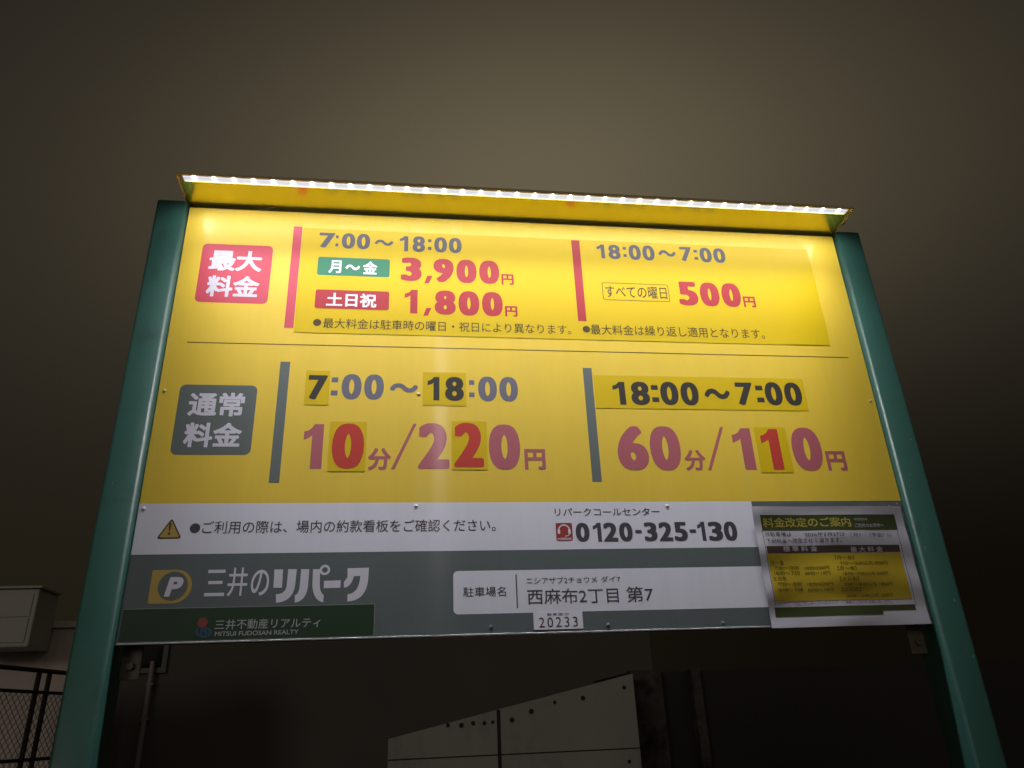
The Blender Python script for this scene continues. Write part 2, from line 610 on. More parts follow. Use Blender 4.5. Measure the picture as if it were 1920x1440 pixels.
# red and grey fee badges (badge and its lettering in one mesh)
bm = new()
X0, X1, D0, D1 = rect_px(((380.5, 457), (512, 461.5), (502, 570.5), (365, 566)))
sheet(bm, [rrect(X0, X1, D0, D1, 0.010)], Y1)
tpx(bm, '最大', (390, 506.5), (493.8, 472), Y2, bold=0.030, mi=1)
tpx(bm, '料金', (384.5, 555.5), (488, 519), Y2, bold=0.030, mi=1)
tag(obj('fee_badge', bm, [M['red_badge'], M['lilac_old']], yel), 'red badge')
bm = new()
X0, X1, D0, D1 = rect_px(((337.8, 721), (482.3, 723), (470.6, 853.3), (319.2, 852.5)))
sheet(bm, [rrect(X0, X1, D0, D1, 0.011)], Y1)
tpx(bm, '通常', (350.6, 780), (461, 737), Y2, bold=0.030, mi=1)
tpx(bm, '料金', (341.5, 838.5), (455.5, 793), Y2, bold=0.030, mi=1)
tag(obj('fee_badge', bm, [M['greyink_old'], M['lilac_old']], yel), 'faded grey green badge')

# regular price row, old print
TB2 = (0.046, 0.024)
TB = (0.052, 0.027)      # weight of the time figures
PB = (0.066, 0.030)      # weight of the price figures
bm = new()
colon(bm, (621, 727), (633.5, 727), (629, 707.7), (629, 741.8), Y1)
digs(bm, '00', (640.5, 727), (719.8, 727), (690, 702), (690, 749.5), Y1, TB)
t4(bm, '～', (731, 731), (784, 724), (750, 718.8), (770, 736.3), Y1, bold=0.040)
colon(bm, (879.5, 729), (889.5, 729), (885, 713), (885, 745), Y1)
digs(bm, '00', (896.5, 729), (971, 729), (930, 706.5), (930, 752.8), Y1, TB)
obj('time_lettering', bm, M['slate_old'], yel)
bm = new()
one(bm, (569.5, 822), (605, 840), (600, 795.4), (590, 879.6), Y1)
tpx(bm, '分', (689, 881.3), (733.6, 840.5), Y1, bold=0.030)
sheet(bm, [quad_px(((732.8, 880.4), (739.5, 880.4), (781.3, 794.6), (775.3, 794.6)))], Y1)
t4(bm, '2', (784, 860), (842.8, 860), (820, 793.6), (810, 879.2), Y1, bold=PB)
t4(bm, '0', (916.5, 838), (975.2, 838), (945, 796), (945, 880.9), Y1, bold=PB)
tpx(bm, '円', (984.5, 880.9), (1021.5, 842), Y1, bold=0.036)
tag(obj('price_lettering', bm, M['pink_old'], yel), 'faded mauve red day price')
bm = new()
digs(bm, '60', (1156.6, 834), (1276, 843), (1215, 799), (1215, 882), Y1, PB, 0.07)
t4(bm, '分', (1283.5, 862), (1322.5, 862), (1300, 843.8), (1300, 882.6), Y1, bold=0.030)
sheet(bm, [quad_px(((1327.5, 882), (1333.8, 882), (1355.6, 801), (1349.6, 801)))], Y1)
one(bm, (1373, 825), (1412, 842), (1400, 803), (1400, 881), Y1)
t4(bm, '0', (1484, 836), (1541, 846), (1512, 802), (1512, 882.8), Y1, bold=PB)
t4(bm, '円', (1548.8, 859), (1587, 868), (1565, 846), (1565, 882.6), Y1, bold=0.036)
tag(obj('price_lettering', bm, M['pink_old'], yel), 'faded mauve red night price')


def sticker(px, items, ink, label, dy=0.00012):
    bm = new()
    X0, X1, D0, D1 = rect_px(px)
    y = Y2 - dy
    box(bm, X0, X1, y, Y1 - 0.00005, ZT - D1, ZT - D0)
    s = obj('figure_sticker', bm, M['yellow_new'], sign)
    tag(s, label)
    bm = new()
    for it in items:
        body, L, R, T, B, bo = it
        if body == ':':
            colon(bm, L, R, T, B, y - 0.00006)
        elif body == '1':
            one(bm, L, R, T, B, y - 0.00006, bo)
        else:
            digs(bm, body, L, R, T, B, y - 0.00006, bo) if body.isdigit() else t4(bm, body, L, R, T, B, y - 0.00006, bold=bo)
    obj('lettering', bm, ink, s)


M['red_new'] = mat('fresh red print', (0.50, 0.048, 0.034), **NEWF)
sticker(((574.75, 694.5), (619.4, 695.8), (615.7, 759.5), (569.4, 759.5)),
        [('7', (578.8, 712), (614.6, 712), (600, 703.75), (600, 749.5), TB)], M['ink_new'], 'bright yellow sticker with a black 7')
sticker(((793.75, 698), (873.75, 699.5), (874.5, 761.5), (791.5, 760)),
        [('1', (801.75, 716), (823.8, 730), (815, 707), (815, 751), 0.5), ('8', (834.5, 730), (869.5, 730), (850, 707), (850, 752), TB)], M['ink_new'], 'bright yellow sticker with a black 18')
sticker(((1112.8, 706.6), (1503.4, 708), (1515, 768), (1117.5, 768)),
        [('1', (1148, 726), (1172.5, 738), (1165, 716.3), (1165, 759), 0.5), ('8', (1183, 738), (1217.5, 738), (1200, 716), (1200, 759.8), TB), (':', (1221.5, 738), (1234.5, 738), (1228, 722.5), (1228, 754), 0.03),
         ('00', (1238, 738), (1310, 742), (1270, 716.5), (1270, 760), TB),
         ('～', (1320.6, 738), (1368, 738), (1340, 729), (1350, 748.5), 0.040),
         ('7', (1377, 722), (1409, 722), (1395, 717.6), (1395, 760), TB), (':', (1417.5, 738), (1431, 738), (1424, 723.5), (1424, 754.5), 0.03),
         ('00', (1434, 738), (1503.5, 743), (1470, 717.3), (1470, 760.5), TB)], M['ink_new'], 'long bright yellow sticker with black hours')
sticker(((619.4, 792), (688.4, 790), (683.7, 883.8), (613.5, 883.8)),
        [('0', (622.3, 836), (682.6, 836), (650, 794.2), (650, 879), PB)], M['red_new'], 'bright yellow sticker with a red 0')
sticker(((848, 790.75), (912, 790), (914.5, 880.5), (846.75, 881)),
        [('2', (851.8, 860), (907.5, 860), (880, 793), (880, 876), PB)], M['red_new'], 'bright yellow sticker with a red 2')
sticker(((1412.8, 802), (1471, 801), (1488, 886), (1427.5, 886)),
        [('1', (1426, 825), (1463.5, 842), (1450, 804.7), (1450, 881), 0.58)], M['red_new'], 'bright yellow sticker with a red 1')

# upper price row: a newer yellow sheet stuck over the old print
bm = new()
YS = Y2 - 0.00022
XsL = XD(551, 622.5)[0]
XsR = XD(1557, 649.5)[0]
DsT = XD(1440, 466.7)[1] - 0.001
DsB = (XD(551, 622.5)[1] + XD(1557, 649.5)[1]) / 2
box(bm, XsL, XsR, YS, Y1, ZT - DsB, ZT - DsT + 0.001)
Xp = XD(1479, 647)[0]
box(bm, Xp, XsR - 0.0012, YS - 0.00018, YS + 0.00002, ZT - DsB + 0.001, ZT - DsT - 0.003)
shp = rect_px(((731, 543), (856, 544), (857, 594), (728, 592)))
box(bm, shp[0], shp[1], YS - 0.00008, YS + 0.00002, ZT - shp[3], ZT - shp[2])
shp = rect_px(((1226, 456), (1284, 459), (1291, 610), (1233, 606)))
box(bm, shp[0], shp[1], YS - 0.00008, YS + 0.00002, ZT - shp[3], ZT - shp[2])
fee = obj('fee_sheet', bm, M['yellow_new'], sign)
tag(fee, 'newer yellow sheet stuck over the upper price row')
YT = YS - 0.00016
bar(((551.5, 424.5), (568, 425.5), (549.5, 615.5), (532.5, 614.5)), M['red_badge'])
bm = new()
X0, X1, D0, D1 = rect_px(((1071.5, 450.75), (1086.5, 451.25), (1099, 602.5), (1083, 602.5)))
grid(bm, X0, X1, D0, D1, YT)
obj('divider_bar', bm, M['red_film'], fee)

bm = new()
t4(bm, '7', (599.5, 440), (629.5, 440), (615, 437), (610, 464.8), YT, bold=TB2)
colon(bm, (629.5, 452), (634.8, 452), (632, 441.5), (632, 462.5), YT)
digs(bm, '00', (641, 452), (694, 455), (665, 438.2), (665, 467.2), YT, TB2)
t4(bm, '～', (702.5, 458), (737.5, 458), (715, 449.8), (730, 461.5), YT, bold=0.030)
one(bm, (750, 449), (765.5, 455), (757, 443), (757, 471.3), YT, 0.48)
t4(bm, '8', (773.7, 458), (797, 458), (785, 443.5), (785, 473), YT, bold=TB2)
colon(bm, (802.5, 458), (809, 458), (806, 449), (806, 469), YT)
digs(bm, '00', (814, 460), (865.6, 462), (840, 446), (840, 474.5), YT, TB2)
tag(obj('time_lettering', bm, M['slate_new'], fee), 'grey day hours')
bm = new()
one(bm, (1118.3, 465), (1133.3, 470), (1126, 458.8), (1126, 484.6), YT, 0.48)
t4(bm, '8', (1140.3, 472), (1162.7, 472), (1150, 459.4), (1150, 486.2), YT, bold=TB2)
colon(bm, (1168, 472), (1174, 472), (1171, 463.5), (1171, 482), YT)
digs(bm, '00', (1178.5, 474), (1227, 475), (1200, 460.2), (1200, 488.2), YT, TB2)
t4(bm, '～', (1234.4, 476), (1266.8, 476), (1245, 469.4), (1258, 481.8), YT, bold=0.030)
t4(bm, '7', (1273, 466), (1295, 466), (1285, 463.6), (1285, 490), YT, bold=TB2)
colon(bm, (1301, 479), (1308, 479), (1305, 469), (1305, 487.5), YT)
digs(bm, '00', (1311.5, 478), (1359.5, 480), (1335, 465.5), (1335, 492.8), YT, TB2)
tag(obj('time_lettering', bm, M['slate_new'], fee), 'grey night hours')

bm = new()
PB2 = (0.075, 0.034)
t4(bm, '3', (752, 505), (790.5, 505), (772, 483.5), (770, 527.2), YT, bold=PB2)
sheet(bm, [quad_px(((801, 517.5), (811, 517.5), (804, 531.5), (795.5, 531.5)))], YT)
digs(bm, '900', (812.5, 508), (936, 511), (873, 487.5), (873, 531.2), YT, PB2)
tpx(bm, '円', (940.5, 534), (962.5, 515), YT, bold=0.032)
tag(obj('price_lettering', bm, M['red_film'], fee), 'bright red weekday price')
bm = new()
one(bm, (758.75, 556), (783, 560), (775, 543.7), (770, 588), YT, 0.56)
sheet(bm, [quad_px(((799.5, 577.8), (809, 577.8), (802, 592.4), (793.5, 592.4)))], YT)
digs(bm, '800', (815, 567), (942.5, 572), (880, 546.5), (880, 592), YT, PB2)
tpx(bm, '円', (947.5, 593.7), (969.5, 574.8), YT, bold=0.032)
tag(obj('price_lettering', bm, M['red_film'], fee), 'bright red weekend price')
bm = new()
digs(bm, '500', (1272, 553), (1388.5, 555), (1330, 530.2), (1330, 574.5), YT, PB2)
t4(bm, '円', (1393.5, 566), (1416, 566), (1403, 556.5), (1405, 576.5), YT, bold=0.032)
tag(obj('price_lettering', bm, M['red_film'], fee), 'bright red night price')

bm = new()
X0, X1, D0, D1 = rect_px(((596.5, 482), (730.75, 486.5), (730.75, 520), (594.5, 516)))
sheet(bm, [rrect(X0, X1, D0, D1, 0.0045)], YT)
YU = YT - 0.00007
tpx(bm, '月', (615.8, 511.8), (641, 488.8), YU, bold=0.03, mi=1)
t4(bm, '～', (648, 502), (675, 502), (655, 496.5), (668, 507), YU, bold=0.03, mi=1)
tpx(bm, '金', (680, 514.3), (708, 491.2), YU, bold=0.03, mi=1)
tag(obj('day_badge', bm, [M['green_badge'], M['white_new']], fee), 'green badge')
bm = new()
X0, X1, D0, D1 = rect_px(((592, 542.5), (730, 547.5), (729, 582), (590, 578)))
sheet(bm, [rrect(X0, X1, D0, D1, 0.0045)], YT)
tpx(bm, '土日祝', (611, 574.5), (706.5, 552), YU, bold=0.028, mi=1)
tag(obj('day_badge', bm, [M['red_film'], M['white_new']], fee), 'red badge')
bm = new()
X0, X1, D0, D1 = rect_px(((1128, 530.25), (1253, 533.75), (1255, 565.8), (1130.6, 563.5)))
sheet(bm, [rrect(X0, X1, D0, D1, 0.005), rrect(X0 + .0014, X1 - .0014, D0 + .0014, D1 - .0014, 0.0038)[::-1]], YT)
tpx(bm, 'すべての曜日', (1136, 557.8), (1248.5, 539.5), YT, bold=0.008)
tag(obj('day_badge', bm, M['brown_new'], fee), 'outlined badge without fill')

bm = new()
c = XD(594.7, 605); sheet(bm, [disc(c[0], c[1], 0.0078)], YT)
tpx(bm, '最大料金は駐車時の曜日・祝日により異なります。', (605, 615.5), (1070, 609.5), YT, bold=0.004)
obj('note_lettering', bm, M['brown_new'], fee)
bm = new()
c = XD(1099.4, 617.75); sheet(bm, [disc(c[0], c[1], 0.0078)], YT)
tpx(bm, '最大料金は繰り返し適用となります。', (1108, 627.5), (1431, 617.3), YT, bold=0.004)
obj('note_lettering', bm, M['brown_new'], fee)

# white band: warning triangle, note, phone number
bm = new()
tri = [XD(323, 971), XD(340.6, 1009.8), XD(292.4, 1010.8)]


def round_poly(P, r, n=5):
    out = []
    k = len(P)
    for i in range(k):
        p0, p1, p2 = Vector(P[i - 1]), Vector(P[i]), Vector(P[(i + 1) % k])
        a = (p0 - p1).normalized(); b = (p2 - p1).normalized()
        A = p1 + a * r; B = p1 + b * r
        for j in range(n + 1):
            t = j / n
            q = A * (1 - t) ** 2 + p1 * 2 * t * (1 - t) + B * t * t
            out.append((q.x, q.y))
    return out


def scale_poly(P, s):
    cx = sum(p[0] for p in P) / len(P); cy = sum(p[1] for p in P) / len(P)
    return [(cx + (x - cx) * s, cy + (y - cy) * s) for x, y in P]


sheet(bm, [round_poly(tri, 0.006)], Y1 - 0.0001)
sheet(bm, [round_poly(scale_poly(tri, 0.80), 0.004)], Y2 - 0.0001, mi=1)
ec = XD(318.5, 990)
sheet(bm, [[(ec[0] - .0022, ec[1] - .009), (ec[0] + .0022, ec[1] - .009), (ec[0] + .0011, ec[1] + .005), (ec[0] - .0011, ec[1] + .005)]], Y3 - 0.0001)
sheet(bm, [disc(ec[0], ec[1] + .0095, 0.0022, 14)], Y3 - 0.0001)
obj('warning_triangle', bm, [M['brown_new'], M['gold_old']], wht)
bm = new()
c = XD(365.7, 990.5); sheet(bm, [disc(c[0], c[1], 0.0084)], Y1 - 0.0001)
t4(bm, 'ご利用の際は、場内の約款看板をご確認ください。', (379.5, 990.5), (929.5, 993.5), (640, 975.3), (640, 998.8), Y1 - 0.0001, bold=0.006)
obj('note_lettering', bm, M['ink_old'], wht)
bm = new()
t4(bm, 'リパークコールセンター', (1040, 961), (1236.5, 960), (1130, 952.6), (1130, 967.4), Y1 - 0.0001, bold=0.012)
obj('note_lettering', bm, M['ink_old'], wht)
bm = new()
for ch, x0, x1 in (('0', 958, 1031), ('1', 1048, 1094), ('2', 1105, 1180), ('0', 1188, 1259), ('-', 1273, 1307), ('3', 1320, 1389), ('2', 1398, 1470),
                   ('5', 1478, 1549), ('-', 1561, 1595), ('1', 1600, 1644), ('3', 1660, 1735), ('0', 1742, 1812)):
    t_ = (x0 - 958) / 854
    yt, yb, yc = 143 - 8 * t_, 243 - 6 * t_, 192 - 8 * t_
    if ch == '1':
        one(bm, z8(x0, yt + 22), z8(x1, yc), z8(x0, yt), z8(x0, yb), Y1 - 0.0001, 0.48)
    elif ch == '-':
        t4(bm, ch, z8(x0, yc), z8(x1, yc), z8(x0, yc - 9), z8(x0, yc + 9), Y1 - 0.0001, bold=0.02)
    else:
        t4(bm, ch, z8(x0, yc), z8(x1, yc), z8(x0, yt), z8(x0, yb), Y1 - 0.0001, bold=(0.052, 0.028))
obj('phone_number', bm, M['ink_old'], wht)
bm = new()
X0, X1, D0, D1 = rect_px(((1041.75, 980.6), (1073, 980.6), (1073.6, 1014.3), (1042.8, 1014.3)))
sheet(bm, [rrect(X0, X1, D0, D1, 0.003)], Y1 - 0.0001)
cx, cy = (X0 + X1) / 2, D0 + (D1 - D0) * 0.42
R = (X1 - X0) * 0.33
arc = [(cx + R * math.cos(math.radians(a)), cy - R * math.sin(math.radians(a))) for a in range(-10, 191, 12)]
for q in stroke(arc, 0.0022): sheet(bm, [q], Y2 - 0.0001, mi=1)
sheet(bm, [rrect(cx - R - .0018, cx - R + .0026, cy - .002, cy + .006, .001)], Y2 - 0.00012, mi=1)
sheet(bm, [rrect(cx + R - .0026, cx + R + .0018, cy - .002, cy + .006, .001)], Y2 - 0.00012, mi=1)
for q in stroke([(cx + R, cy + .006), (cx + R * .7, cy + .0095), (cx + .001, cy + .0105)], 0.0014): sheet(bm, [q], Y2 - 0.00014, mi=1)
text(bm, '24時間対応', X0 + .002, X1 - .002, D1 - .0058, D1 - .0018, Y2 - 0.0001, bold=0.01, mi=1)
obj('phone_icon', bm, [M['red_icon'], M['white_old']], wht)

# green band: logo, brand lettering, name plate


def q7(*pts): return [XD(*z7(*p)) for p in pts]


bm = new()
c0 = XD(*z7(382, 603)); ro = abs(XD(*z7(497, 603))[0] - c0[0])
right = [(c0[0] + ro * math.cos(math.radians(a)), c0[1] + ro * math.sin(math.radians(a))) for a in range(-90, 91, 9)]
tl = XD(*z7(238, 490)); bl = XD(*z7(200, 718))
ax = (tl[0] + bl[0]) / 2
outl = [(ax + 0.002, c0[1] - ro), ] + right + [(ax + 0.002, c0[1] + ro), (ax, c0[1] + ro - .002), (ax, c0[1] - ro + .002)]
ci = XD(*z7(371, 600)); ri = ro * 0.86
sheet(bm, [outl], Y1)
sheet(bm, [disc(ci[0], ci[1], ri, 40)], Y2, mi=1)
tpx(bm, 'P', z7(322, 672), z7(440, 540), Y3, bold=0.05, mi=2, slant=0.006)
obj('parking_logo', bm, [M['gold_old'], M['green_old'], M['lilac_old']], grn)

bm = new()
t4(bm, '三', z7(590, 570), z7(722, 570), z7(660, 492), z7(660, 668), Y1, bold=0.010)
t4(bm, '井', z7(737, 570), z7(868, 570), z7(800, 478), z7(800, 668), Y1, bold=0.006)
t4(bm, 'の', z7(893, 570), z7(1012, 570), z7(950, 492), z7(950, 664), Y1, bold=0.010)


def arcpts(p0, p1, p2, n=8):
    return [((1 - t) ** 2 * p0[0] + 2 * t * (1 - t) * p1[0] + t * t * p2[0], (1 - t) ** 2 * p0[1] + 2 * t * (1 - t) * p1[1] + t * t * p2[1]) for t in [i / n for i in range(n + 1)]]


sheet(bm, [q7((1048, 490), (1105, 490), (1098, 612), (1040, 612))], Y1)
sheet(bm, [q7((1140, 488), (1197, 488), *arcpts((1186, 590), (1172, 705), (1058, 712)), *arcpts((1058, 655), (1125, 655), (1130, 590)))], Y1)
sheet(bm, [q7((1226, 488), (1280, 488), *arcpts((1272, 590), (1262, 700), (1183, 711)), *arcpts((1183, 662), (1212, 655), (1217, 590)))], Y1)
sheet(bm, [q7((1305, 488), (1352, 488), *arcpts((1350, 590), (1350, 645), (1376, 660)), *arcpts((1372, 708), (1305, 700), (1300, 590)))], Y1)
rc = XD(*z7(1384, 493)); rr = abs(XD(*z7(1419, 493))[0] - rc[0])
sheet(bm, [disc(rc[0], rc[1], rr, 28), disc(rc[0], rc[1], rr * 0.55, 28)[::-1]], Y1 - 0.00002)
sheet(bm, [q7((1378, 566), (1490, 562), (1487, 612), (1376, 615))], Y1)
sheet(bm, [q7((1535, 482), (1678, 478), *arcpts((1672, 560), (1655, 700), (1533, 704)), *arcpts((1535, 655), (1612, 650), (1620, 533)), (1577, 535), *arcpts((1577, 535), (1560, 605), (1511, 612)), (1510, 575), (1535, 540))], Y1)
obj('brand_lettering', bm, M['lilac_old'], grn)

bm = new()
X0, D0 = XD(849.8, 1071); D1 = XD(849, 1152.4)[1]
sheet(bm, [rrect(X0, 1.375, D0, D1, 0.008)], Y1)
plate = obj('name_plate', bm, M['white_old'], sign)
bm = new()
tpx(bm, '駐車場名', (868.6, 1119.5), (948.25, 1099.5), Y2, bold=0.002)
a, b = XD(967.4, 1077), XD(968.8, 1140.7)
grid(bm, a[0] - .001, a[0] + .0012, a[1], b[1], Y2)
t4(bm, 'ニシアザブ2チョウメ', (986.9, 1088.7), (1119, 1087), (1050, 1081.5), (1050, 1094), Y2, bold=0.002)
t4(bm, 'ダイ7', (1127, 1086), (1163, 1086), (1145, 1080), (1145, 1092), Y2, bold=0.002)
t4(bm, '西麻布2丁目', (988.6, 1117.7), (1159.5, 1115), (1075, 1103), (1075, 1132), Y2, bold=0.006)
t4(bm, '第7', (1174.5, 1114), (1224.5, 1114), (1200, 1099.5), (1200, 1129), Y2, bold=0.006)
obj('lettering', bm, M['ink_old'], plate)

# company plate stuck low on the left
bm = new()
pTL, pTR, pBR = XD(224, 1142), XD(704.5, 1132), XD(700, 1195.8)
X0, X1, D0, D1 = 0.0025, (pTR[0] + pBR[0]) / 2, (pTL[1] + pTR[1]) / 2, BH - 0.003
box(bm, X0, X1, Y1 - 0.0002, Y0, ZT - D1, ZT - D0, mi=1)
grid(bm, X0 + .001, X1 - .001, D0 + .001, D1 - .001, Y1 - 0.00026)
comp = obj('company_plate', bm, [M['plate_green'], M['plate_edge']], sign)
YP = Y1 - 0.00032
bm = new()
t4(bm, '三井不動産リアルティ', (403, 1172), (600.5, 1168), (500, 1160), (500, 1178.5), YP, bold=0.004)
t4(bm, 'MITSUI FUDOSAN REALTY', (403, 1188.5), (559.5, 1184.5), (480, 1182.5), (480, 1191), YP, bold=0.008)
obj('lettering', bm, M['plate_type'], comp)
bm = new()
c = XD(380, 1167.5); sheet(bm, [disc(c[0], c[1], 0.0078)], YP)
for s_ in (-1, 1):
    pts = [XD(*z7(x, y)) for x, y in ((575 - 52 * s_, 905), (575 - 25 * s_, 880), (575, 893), (575 + 30 * s_, 920), (575 + 55 * s_, 900))]
    for q in stroke(pts, 0.005): sheet(bm, [q], YP - 0.00003 * (s_ + 2), mi=1)
for q in stroke([XD(*z7(x, y)) for x, y in ((530, 915), (550, 935), (600, 937), (625, 915))], 0.0045): sheet(bm, [q], YP - 0.00012, mi=1)
obj('emblem', bm, [M['emblem_red'], M['emblem_blue']], comp)

# lot number sticker
bm = new()
X0, X1, D0, D1 = rect_px(((999.6, 1148), (1092, 1146.75), (1093.5, 1178.6), (1001, 1180.75)))
box(bm, X0, X1, Y2 - 0.00022, Y1, ZT - D1, ZT - D0)
ids = obj('number_label', bm, M['white_new'], sign)
bm = new()
t4(bm, '20233', (1010.5, 1167), (1083, 1165.5), (1045, 1157), (1045, 1176.2), Y2 - 0.00028, bold=0.004, track=1.32)
t4(bm, '駐車場ID', (1026, 1152), (1066, 1152), (1045, 1149.3), (1045, 1154.3), Y2 - 0.00028, bold=0.01, track=1.3)
obj('lettering', bm, M['ink_old'], ids)


# screws with domed caps
def screw(px, m):
    X, D = XD(*px)
    bm = new()
    bmesh.ops.create_uvsphere(bm, u_segments=14, v_segments=8, radius=1.0)
    bmesh.ops.scale(bm, vec=(0.0036, 0.0007, 0.0036), verts=bm.verts)
    bmesh.ops.translate(bm, vec=(X, -0.0004, ZT - D), verts=bm.verts)
    box(bm, X - .0020, X + .0020, -0.00122, -0.0009, ZT - D - .0005, ZT - D + .0005)
    obj('screw', bm, m, sign, smooth=True)


for px in ((785, 739), (1632, 752), (308, 733)): screw(px, M['screw'])
for px in ((780, 948.5), (1251, 948.5), (269, 954)): screw(px, M['screw_white'])
for px in ((921, 1175.5), (1140, 1172), (1356, 1168.5)): screw(px, M['screw_green'])

# ------------------------------------------------------------------ lamp canopy on top of the board
CZ = ZT + 0.0125
CF = -0.0865
bm = new()
box(bm, -0.004, 1.404, CF, 0.030, CZ, CZ + 0.0035)                                   # roof sheet
box(bm, -0.0042, 1.4042, CF - 0.0025, CF, CZ - 0.0022, CZ + 0.0042, bevel=0.0008)    # front lip
box(bm, -0.004, 1.404, 0.0302, 0.0335, CZ - 0.009, CZ + 0.0035)                      # rear flange
can = obj('lamp_canopy', bm, M['canopy_out'], sign)
bm = new()
grid_y = [(-0.0665, 0.004), ]
for (a, b) in grid_y:
    vs = [bm.verts.new(p) for p in ((0.0, a, CZ - 0.0006), (1.4, a, CZ - 0.0006), (1.4, b, CZ - 0.0056), (0.0, b, CZ - 0.0056))]
    bm.faces.new(vs[::-1])
box(bm, 0.002, 1.398, -0.0672, -0.0655, CZ - 0.0022, CZ - 0.0004)
obj('reflector', bm, M['canopy'], can)
for sx in (0, 1):
    bm = new()
    x0, x1 = (-0.0062, -0.0042) if sx == 0 else (1.4042, 1.4062)
    box(bm, x0, x1, CF - 0.002, 0.030, CZ - 0.004, CZ + 0.004, bevel=0.0006)
    obj('end_cap', bm, M['canopy_out'], can)
tube_b = new(); tube(tube_b, (1.4062, -0.035, CZ - .001), (1.412, -0.035, CZ - .001), 0.004, 10)
obj('fixing_bolt', tube_b, M['steel'], can)

# LED strip: lens film over 37 chips
led_mat = bpy.data.materials.new('led lens film')
led_mat.use_nodes = True
t = led_mat.node_tree
b = t.nodes['Principled BSDF']
NLED = 37
PITCH = 1.384 / NLED
tcn = N(t, 'ShaderNodeTexCoord')
sp = N(t, 'ShaderNodeSeparateXYZ')
t.links.new(tcn.outputs['Object'], sp.inputs[0])
ph = mth(t, 'MULTIPLY', mth(t, 'SUBTRACT', sp.outputs['X'], 0.008 + PITCH * 0.5), 2 * math.pi / PITCH)
cs = mth(t, 'MULTIPLY_ADD', mth(t, 'COSINE', ph), 0.5, 0.5)
pk = mth(t, 'POWER', cs, 7.0)
yb = mth(t, 'MULTIPLY_ADD', sp.outputs['Y'], 1 / 0.0155, 0.0825 / 0.0155)      # 0 front .. 1 rear
edge = mth(t, 'POWER', mth(t, 'ABSOLUTE', mth(t, 'MULTIPLY_ADD', yb, 2.0, -1.0)), 5.0)
st = mth(t, 'ADD', mth(t, 'MULTIPLY_ADD', pk, 0.9, 0.70), mth(t, 'MULTIPLY', edge, 0.6))
t.links.new(st, b.inputs['Emission Strength'])
b.inputs['Emission Color'].default_value = (0.82, 0.86, 1.0, 1)
b.inputs['Base Color'].default_value = (0.3, 0.3, 0.3, 1)
bm = new()
vs = [bm.verts.new(p) for p in ((0.006, -0.0825, CZ - 0.001), (1.394, -0.0825, CZ - 0.001), (1.394, -0.067, CZ - 0.001), (0.006, -0.067, CZ - 0.001))]
bm.faces.new(vs[::-1])
strip = obj('led_strip', bm, led_mat, can)
M['led'] = emit('led chip', (0.95, 0.95, 1.0), 9.0)
for i in range(NLED):
    X = 0.008 + PITCH * (i + 0.5)
    bm = new()
    box(bm, X - 0.0022, X + 0.0022, -0.0848, -0.0815, CZ - 0.0028, CZ - 0.0012, bevel=0.0005)
    obj('led_chip', bm, M['led'], can)

# the light thrown by the strip: a narrow and a wide beam, as the lenses give
for nm, xc, ln, pw, spread in (('strip_light_narrow', 0.7, 1.20, 1.2, 34), ('strip_light_medium', 0.7, 1.34, 3.7, 74), ('strip_light_wide', 0.7, 1.384, 3.2, 165), ('strip_light_back', 0.7, 1.384, 0.6, 130)):
    ld = bpy.data.lights.new(nm, 'AREA')
    ld.shape = 'RECTANGLE'
    ld.size = ln
    ld.size_y = 0.011
    ld.energy = pw
    ld.spread = math.radians(spread)
    ld.color = (0.95, 0.95, 1.0)
    lo = bpy.data.objects.new(nm, ld)
    COL.objects.link(lo)
    lo.parent = can
    lo.location = (xc, -0.0745, CZ - 0.0016)
    if nm.endswith('back'):
        lo.rotation_euler = (math.radians(55), 0, 0)

# ------------------------------------------------------------------ laminated notice taped over the board's corner
NX0, NX1, ND0, ND1 = 1.0890, 1.3925, 0.6300, 0.8480
notice = empty('price_notice', ((NX0 + NX1) / 2, 0, ZT - ND1), 'wavy laminated paper notice taped over the lower right corner of the yellow board', 'notice')


def warp(X, D):
    u = (X - NX0); w = (D - ND0)
    amp = 0.0016
    h = amp * (0.6 + 0.5 * math.sin(w * 82 + 1.1 + 2.2 * math.sin(u * 9)) * (0.45 + 0.55 * math.cos(u * 20) ** 2) + 0.5 * math.sin(u * 34 + w * 12 + 0.6))
    h += 0.0018 * math.exp(-((u - 0.145) / 0.035) ** 2)
    return -h


NY = -0.0026


def n9(x, y): return (1390 + x / 5.0526, 930 + y / 5.0526)


# local frame of the printed page in the crop -> board coordinates
def npt(x, y): return XD(*n9(x, y))


def page(x, y):
    X, D = npt(x, y)
    return X, D


bm = new(); grid(bm, NX0, NX1, ND0, ND1, NY, 46, 40, warp=warp)
paper = obj('paper', bm, M['sheet_paper'], notice, smooth=True)


def nrect(bm, p, lay, mi=0):
    X0, X1, D0, D1 = rect_px([n9(*q) for q in p])
    grid(bm, X0, X1, D0, D1, NY - 0.00016 * lay, max(2, int((X1 - X0) / 0.006)), max(2, int((D1 - D0) / 0.005)), mi=mi, warp=warp)


def ntext(bm, body, L, R, T, B, lay=2, mi=0, bold=0.0, track=1.0):
    ym = (T + B) / 2
    xm = (L + R) / 2
    text(bm, body, npt(L, ym)[0], npt(R, ym)[0], npt(xm, T)[1], npt(xm, B)[1], NY - 0.00016 * lay, bold=bold, mi=mi, track=track, warp=warp)


